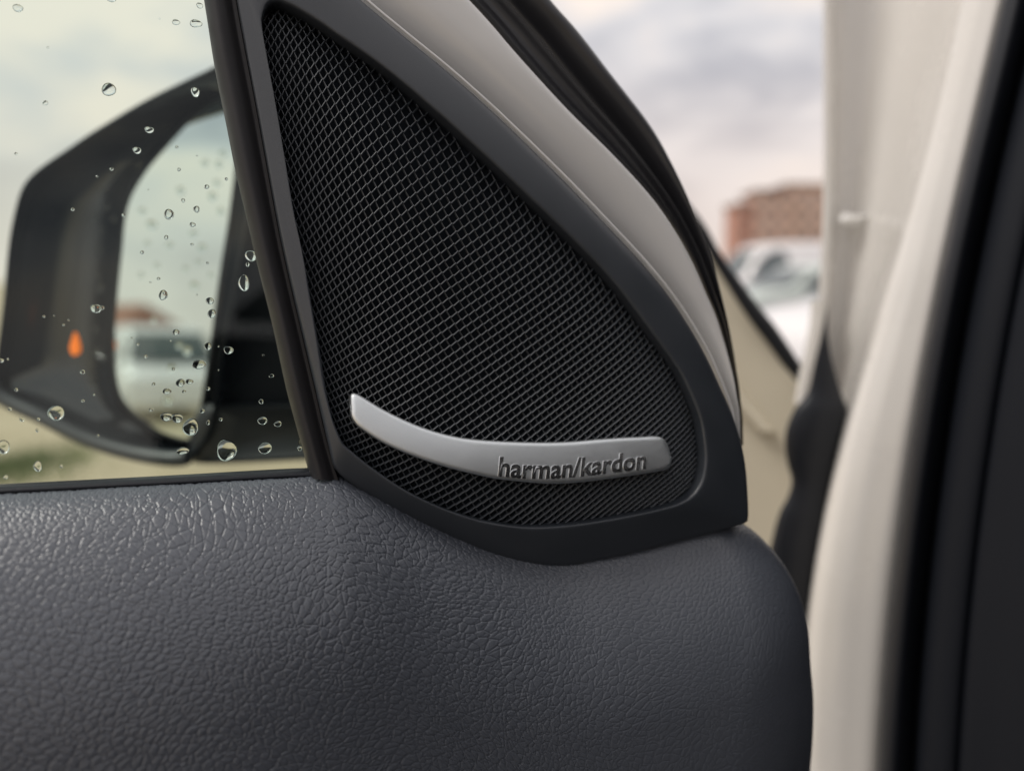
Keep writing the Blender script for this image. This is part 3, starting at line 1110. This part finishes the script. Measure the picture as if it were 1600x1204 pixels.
sec = [colpts(x_edge + 4, 0.64), colpts(x_edge, 0.575), colpts(x_edge + 2, 0.566), colpts(x_edge + 11, 0.565), colpts(x_edge + 16, 0.570), colpts(x_edge + 24, 0.580)]
mid = x_edge + 24
xr = np.maximum(x_ridge, mid + 6)
for s, Y in [(k_, 0.581 - 0.105 * k_ ** 2.3) for k_ in (0.18, 0.36, 0.54, 0.70, 0.84, 0.93)]:
    sec.append(colpts(mid * (1 - s) + xr * s, Y))
for s, Y in ((0.0, 0.475), (0.12, 0.4645), (0.3, 0.4585), (0.6, 0.4525), (1.0, 0.4490), (1.10, 0.470)):
    sec.append(colpts(xr * (1 - s) + x_seal * s, Y))
loft('door_pillar', sec, M['jamb'], body, sub=5)
# seal bead and inner trim
sec = []
for dx, Y in ((-3, 0.47), (-2, 0.436), (8, 0.424), (26, 0.420), (44, 0.428), (54, 0.445), (56, 0.48)):
    sec.append(colpts(x_seal + dx, Y))
loft('opening_seal', sec, M['rubber'], body, sub=4)
sec = []
for dx, Y in ((46, 0.46), (52, 0.430), (70, 0.415), (112, 0.405), (124, 0.407), (130, 0.402), (190, 0.385), (240, 0.365), (246, 0.368), (254, 0.362), (330, 0.33), (420, 0.28), (520, 0.22)):
    sec.append(colpts(x_seal + dx, Y))
loft('pillar_trim', sec, M['trim'], body, sub=3)

# cream fender beyond the hinge
fp = [(1040, 330), (1108, 402), (1126, 428), (1160, 478), (1200, 534), (1240, 590), (1262, 618), (1300, 680), (1330, 760), (1330, 1010), (1180, 1010), (1040, 900)]


def yfend(x, y):
    return 0.60 - 0.0002 * (x - 1150)


fv = [at(x, y, yfend(x, y)) for x, y in fp]
fb = [p + np.array([0.012, 0.03, -0.004]) for p in fv]
nf = len(fp)
obj('fender_panel', fv + fb, [list(range(nf)), list(range(nf, 2 * nf))[::-1]] + [(k, (k + 1) % nf, nf + (k + 1) % nf, nf + k) for k in range(nf)], M['fender'], body, 30)
# raised pressing in the fender with a soft crease
cz = smooth([(1110, 546), (1150, 600), (1180, 637), (1212, 674)], 40)
sec = []
for dx, dyy in ((-30, 0.0015), (-26, -0.004), (-14, -0.008), (-4, -0.0075), (0, -0.001), (1, 0.004)):
    sec.append([at(x + dx, y, yfend(x, y) + dyy) for x, y in cz])
loft('fender_pressing', sec, M['fender'], body, sub=4)
# dark edge seal of the fender
es = smooth([(1068, 318), (1096, 358), (1117, 398), (1146, 442), (1178, 488), (1206, 524), (1232, 562), (1256, 598), (1275, 640)], 60)
MB().tube([at(x, y, 0.585) for x, y in es], np.interp(np.linspace(0, 1, 60), [0, 0.3, 0.6, 0.9, 1], [0.0030, 0.0042, 0.0058, 0.0050, 0.003]), 12).build('fender_seal', M['rubber'], body)
# light flange beside the boot
sec = []
for dx, Y in ((-12, 0.57), (-11, 0.555), (-4, 0.549), (5, 0.549), (11, 0.555), (12, 0.58)):
    sec.append([at(x + dx, y, Y) for x, y in smooth([(1279, 470), (1277, 500), (1269, 545), (1259, 590), (1252, 630)], 24)])
loft('hinge_flange', sec, M['jamb'], body, sub=4)
# bolt with a dab of sealant on the pillar
bc = np.array([at(x, y, 0.566) for x, y in ((1312, 346), (1322, 343), (1334, 344), (1348, 340), (1360, 337))])
MB().tube(bc, [0.0028, 0.0046, 0.0036, 0.0018, 0.0010], 10).build('sealant_dab', M['paint'], body)
# black wiring boot
bl_ = [(1292, 478), (1284, 520), (1272, 570), (1262, 612), (1242, 638), (1229, 668), (1226, 696), (1230, 724), (1237, 750), (1231, 775), (1218, 800), (1208, 835), (1200, 880), (1200, 950), (1205, 1010)]
br_ = [(1293, 478), (1293, 517), (1298, 552), (1307, 588), (1316, 618), (1325, 646), (1318, 690), (1308, 730), (1302, 760), (1295, 792), (1288, 840), (1281, 890), (1272, 945), (1268, 980), (1266, 1020)]
BL, BR = smooth(bl_, 70), smooth(br_, 70)
sec = []
for k in range(14):
    a = 2 * math.pi * k / 14
    s = 0.5 - 0.5 * math.cos(a)
    row = []
    for p, q in zip(BL, BR):
        xx = p * (1 - s) + q * s
        hw = np.linalg.norm(q - p) / 1333 * 0.52 * 0.5
        row.append(at(xx[0], xx[1], 0.505 - 0.45 * hw * math.sin(a)))
    sec.append(row)
loft('wiring_boot', sec, M['rubber'], body, wrap=True, cap=True, sub=2)

# unseen cabin, added to shade the door: dark lining, roof and far side, open towards the door
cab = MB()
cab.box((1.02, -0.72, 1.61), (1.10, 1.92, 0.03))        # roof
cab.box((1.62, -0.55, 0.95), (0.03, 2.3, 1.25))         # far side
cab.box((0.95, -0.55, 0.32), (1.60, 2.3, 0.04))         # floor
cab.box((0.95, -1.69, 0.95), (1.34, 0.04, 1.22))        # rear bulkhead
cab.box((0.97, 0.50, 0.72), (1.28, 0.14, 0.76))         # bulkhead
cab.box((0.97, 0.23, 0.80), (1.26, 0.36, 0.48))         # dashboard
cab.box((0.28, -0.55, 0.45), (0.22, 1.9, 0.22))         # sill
cab.build('unseen_cabin', M['lining'], body, 30)
sb = MB().box((0.42, -0.42, 0.64), (0.58, 0.60, 0.38)).build('unseen_seat', M['lining'], body)  # unseen seat, placed to block light from behind
sb2 = MB().box((0.44, -0.74, 1.00), (0.58, 0.20, 0.70)).build('unseen_backrest', M['lining'], sb)

# ================================================================== background: parked cars
M['carpaint'] = mat('white_car_paint', (0.82, 0.80, 0.80), 0.25, coat=0.6)
M['carpaint2'] = mat('pale_green_grey_paint', (0.58, 0.64, 0.60), 0.3, coat=0.5)
M['tyre'] = mat('tyre_rubber', (0.02, 0.02, 0.02), 0.8)
M['rim'] = mat('alloy_rim', (0.5, 0.5, 0.5), 0.35, metal=0.9)
M['carglass'] = mat('dark_car_glass', (0.10, 0.12, 0.125), 0.08, spec=0.6)
M['lamp'] = mat('clear_lamp', (0.6, 0.6, 0.6), 0.15)
M['redlamp'] = mat('red_lamp', (0.45, 0.02, 0.02), 0.2)


def car(name, loc, rz, length, width, height, prof, glass, label, cat, paint, group):
    """prof: side outline (x fraction, z fraction); glass: side window outlines"""
    t_ = thing(name, loc, label, cat, group)
    ca, sa = math.cos(rz), math.sin(rz)
    loc = np.array(loc, float)

    def X(x, y, z):
        return loc + np.array([ca * x - sa * y, sa * x + ca * y, z])
    pr = smooth(prof, 70, True)
    v, f = [], []

    def half(z):
        zz = z / 1.0
        return width / 2 * (1.0 - max(0, zz - 0.58) * 0.42 - max(0, 0.30 - zz) * 0.25)
    fr_ = [-1, -0.97, -0.88, -0.5, 0, 0.5, 0.88, 0.97, 1]
    nrp = len(pr)
    for k in fr_:
        ins_ = 1 - 0.05 * max(0, abs(k) - 0.88) / 0.12
        for x, z in pr:
            xx = 0.5 + (x - 0.5) * ins_
            v.append(X((xx - 0.5) * length, k * half(z), (0.17 + (z - 0.17) * (ins_ if z > 0.5 else 1)) * height))
    f = grid_faces(len(fr_), nrp, wrap_c=True)
    f.append(list(range(nrp))); f.append([(len(fr_) - 1) * nrp + k for k in range(nrp)][::-1])
    bd = obj('body', v, f, paint, t_, 45)
    for sgn in (-1, 1):
        for g in glass['side']:
            gg = smooth(g, 30, True)
            vv = [X((x - 0.5) * length, sgn * (half(z) * 0.985 + 0.018), z * height) for x, z in gg]
            obj('side_window', vv, [list(range(30))], M['carglass'], t_, 0)
    for nm, g in (('windscreen', glass['front']), ('rear_window', glass['rear'])):
        (xa, za), (xb, zb) = g
        vv = []
        sx = 0.012 if nm == 'windscreen' else -0.012
        for k in range(9):
            q = k / 8
            x, z = xa * (1 - q) + xb * q, za * (1 - q) + zb * q
            bow = 0.006 * math.sin(q * math.pi)
            for yy in (-0.88, -0.4, 0.4, 0.88):
                vv.append(X((x + (sx + bow if sx > 0 else sx - bow) - 0.5) * length, yy * half(z), z * height + 0.012))
        obj(nm, vv, grid_faces(9, 4), M['carglass'], t_, 60)
    for wx in glass['wheels']:
        for sgn in (-1, 1):
            wr = 0.31
            c = X((wx - 0.5) * length, sgn * (width / 2 - 0.10), wr)
            ax = X(0, 1, 0) - X(0, 0, 0)
            fw = X(1, 0, 0) - X(0, 0, 0)
            ring = []
            pro = [(0.19, -0.10), (0.29, -0.10), (wr, -0.07), (wr, 0.07), (0.29, 0.10), (0.19, 0.10)]
            for a in range(24):
                an = 2 * math.pi * a / 24
                for r_, o_y in pro:
                    ring.append(c + ax * o_y * sgn + fw * r_ * math.cos(an) + np.array([0, 0, r_ * math.sin(an)]))
            wh = obj('wheel', ring, grid_faces(24, 6, wrap_r=True), M['tyre'], t_, 40)
            rv = [c + ax * 0.085 * sgn] + [c + ax * 0.075 * sgn + fw * 0.2 * math.cos(2 * math.pi * a / 20) + np.array([0, 0, 0.2 * math.sin(2 * math.pi * a / 20)]) for a in range(20)]
            obj('rim', rv, [(0, 1 + a, 1 + (a + 1) % 20) for a in range(20)], M['rim'], wh, 0)
    for sgn in (-1, 1):
        hl = MB()
        x_, z_ = glass['head']
        hl.add([X((x_ + dx - 0.5) * length, sgn * width * (0.30 + dy), (z_ + dz) * height) for dx, dy, dz in ((0.012, -0.07, -0.04), (0.0, 0.13, -0.02), (-0.02, 0.14, 0.05), (-0.008, -0.05, 0.04), (-0.05, -0.07, -0.04), (-0.06, 0.12, -0.02), (-0.06, 0.13, 0.03), (-0.06, -0.05, 0.03))],
               [(0, 1, 2, 3), (4, 7, 6, 5), (0, 4, 5, 1), (1, 5, 6, 2), (2, 6, 7, 3), (3, 7, 4, 0)])
        hl.build('headlight', M['lamp'], t_, 30)
    return t_


hatch = [(0.02, 0.20), (0.0, 0.36), (0.015, 0.56), (0.03, 0.66), (0.07, 0.86), (0.13, 0.96), (0.25, 1.0), (0.42, 0.985), (0.52, 0.93), (0.62, 0.78), (0.70, 0.655), (0.84, 0.60), (0.95, 0.52), (0.99, 0.42), (1.0, 0.30), (0.985, 0.18), (0.80, 0.13), (0.5, 0.12), (0.2, 0.13)]
hg = dict(side=[[(0.12, 0.66), (0.14, 0.86), (0.2, 0.92), (0.34, 0.93), (0.35, 0.66)], [(0.37, 0.66), (0.36, 0.93), (0.46, 0.91), (0.55, 0.80), (0.62, 0.67)]],
          front=((0.535, 0.905), (0.685, 0.67)), rear=((0.085, 0.885), (0.03, 0.68)), wheels=(0.19, 0.80), head=(0.975, 0.46))
vanp = [(0.01, 0.16), (0.0, 0.4), (0.005, 0.75), (0.02, 0.94), (0.08, 0.99), (0.4, 1.0), (0.68, 0.985), (0.75, 0.93), (0.83, 0.72), (0.87, 0.58), (0.95, 0.50), (0.99, 0.42), (1.0, 0.26), (0.985, 0.14), (0.8, 0.11), (0.5, 0.10), (0.2, 0.11)]
vg = dict(side=[[(0.62, 0.60), (0.62, 0.86), (0.72, 0.86), (0.80, 0.70), (0.82, 0.60)]], front=((0.765, 0.90), (0.865, 0.60)), rear=((0.012, 0.88), (0.003, 0.60)), wheels=(0.18, 0.82), head=(0.975, 0.44))
car('parked_car', (4.75, 10.4, 0), R(205), 4.1, 1.75, 1.50, hatch, hg, 'white hatchback parked nearest in the gap beside the pillar', 'car', M['carpaint'], 'parked cars')
car('parked_car', (6.3, 19.0, 0), R(200), 4.3, 1.8, 1.62, hatch, hg, 'pale green grey car parked behind the white hatchback', 'car', M['carpaint2'], 'parked cars')
car('parked_van', (8.4, 26.0, 0), R(190), 5.2, 2.0, 2.35, vanp, vg, 'tall white van parked farther off below the brick building', 'van', M['carpaint'], 'parked cars')
# behind the camera, seen in the wing mirror
car('parked_van', (-7.9, -19.5, 0), R(58), 5.0, 2.0, 2.15, vanp, vg, 'white van reflected in the wing mirror glass', 'van', M['carpaint'], 'parked cars')

# ================================================================== brick building
M['brick'] = mat('pink_red_brick', (0.52, 0.35, 0.29), 0.85, var=0.15, var_scale=0.6)
M['brickdark'] = mat('dark_red_brick', (0.45, 0.25, 0.20), 0.85, var=0.15, var_scale=0.6)
M['bpink'] = mat('pale_pink_render', (0.60, 0.45, 0.39), 0.85, var=0.08, var_scale=0.4)
M['roof'] = mat('brown_roof', (0.30, 0.24, 0.22), 0.8, var=0.2, var_scale=1)
M['pane'] = mat('window_pane', (0.09, 0.07, 0.07), 0.15, spec=0.6)
M['slabc'] = mat('balcony_concrete', (0.62, 0.52, 0.48), 0.85)
BY = 180.0
bx0 = float(at(1150, 440, BY)[0])
bld = thing('brick_building', (bx0 + 12, BY, 0), 'red and pink brick apartment block blurred beyond the parked cars', 'building')
ztop = float(at(1250, 291, BY)[2])
zlow = float(at(1160, 320, BY)[2])
MB().box((bx0 + 1.8, BY + 6, zlow / 2), (3.6, 10.0, zlow)).build('low_wing', M['brickdark'], bld, 30)
MB().box((bx0 + 6.7, BY + 5, (ztop - 1.2) / 2), (6.2, 10.2, ztop - 1.2)).build('wall', M['brick'], bld, 30)
MB().box((bx0 + 19.8, BY + 5.2, ztop / 2), (20.0, 10.6, ztop)).build('wall', M['bpink'], bld, 30)
MB().box((bx0 + 6.6, BY + 5, ztop - 0.95), (7.2, 11.6, 0.5)).build('roof', M['roof'], bld, 30)
MB().box((bx0 + 19.8, BY + 5.2, ztop + 0.3), (20.9, 12.0, 0.6)).build('roof', M['roof'], bld, 30)
MB().box((bx0 + 1.6, BY + 6, zlow + 0.25), (4.4, 10.8, 0.5)).build('roof', M['roof'], bld, 30)
for cx in (bx0 + 22,):
    MB().box((cx, BY + 4, ztop + 1.0), (1.2, 1.2, 1.8)).build('chimney', M['brickdark'], bld, 30)
for fl in range(6):
    z = ztop - 2.4 - fl * 3.6
    for xx in (1.8, 5.2, 8.2, 11.6, 14.8, 18.0, 21.2, 24.4):
        yf = BY + 1.0 if xx < 3.6 else (BY - 0.1)
        if xx < 3.6 and z > zlow - 1.2:
            continue
        wn_ = MB().box((bx0 + xx, yf - 0.03, z), (1.45, 0.10, 1.75)).build('window', M['slabc'], bld, 30)
        MB().box((bx0 + xx, yf - 0.09, z), (1.25, 0.06, 1.55)).build('pane', M['pane'], wn_, 30)
    MB().box((bx0 + 6.7, BY - 0.05, z - 1.75), (6.3, 0.5, 0.9)).build('floor_band', M['slabc'], bld, 30)
    MB().box((bx0 + 19.8, BY - 0.05, z - 1.75), (20.1, 0.7, 0.9)).build('floor_band', M['slabc'], bld, 30)
    for xx in (11.6, 18.0):
        MB().box((bx0 + xx, BY - 1.0, z - 1.3), (2.8, 1.5, 0.9)).build('balcony', M['bpink'], bld, 30)

# houses behind the camera, only seen reflected
M['tile'] = mat('red_brown_tiles', (0.30, 0.13, 0.08), 0.8, var=0.2, var_scale=1)
M['render'] = mat('pale_render', (0.62, 0.60, 0.55), 0.85, var=0.05, var_scale=1)


def house(x, y, w_, d_, h_, rz, label):
    t_ = thing('house', (x, y, 0), label, 'house', 'houses reflected in the wing mirror')
    MB().box((x, y, h_ / 2), (w_, d_, h_), rz).build('wall', M['render'], t_, 30)
    ca, sa = math.cos(rz), math.sin(rz)

    def X(a, c, z):
        return (x + ca * a - sa * c, y + sa * a + ca * c, z)
    o = 0.5
    rv = [X(-w_ / 2 - o, -d_ / 2 - o, h_), X(w_ / 2 + o, -d_ / 2 - o, h_), X(w_ / 2 + o, d_ / 2 + o, h_), X(-w_ / 2 - o, d_ / 2 + o, h_), X(-w_ / 2 + 1, 0, h_ + 2.2), X(w_ / 2 - 1, 0, h_ + 2.2)]
    obj('roof', rv, [(0, 1, 5, 4), (1, 2, 5), (2, 3, 4, 5), (3, 0, 4), (3, 2, 1, 0)], M['tile'], t_, 0)
    for k in range(4):
        wx = -w_ / 2 + w_ * (k + 0.5) / 4
        p = X(wx, d_ / 2 + 0.02, h_ * 0.55)
        MB().box(p, (1.0, 0.08, 1.2), rz).build('window', M['pane'], t_, 30)


house(-27, -62, 7, 7, 3.6, R(20), 'pale house with red brown roof reflected in the mirror')
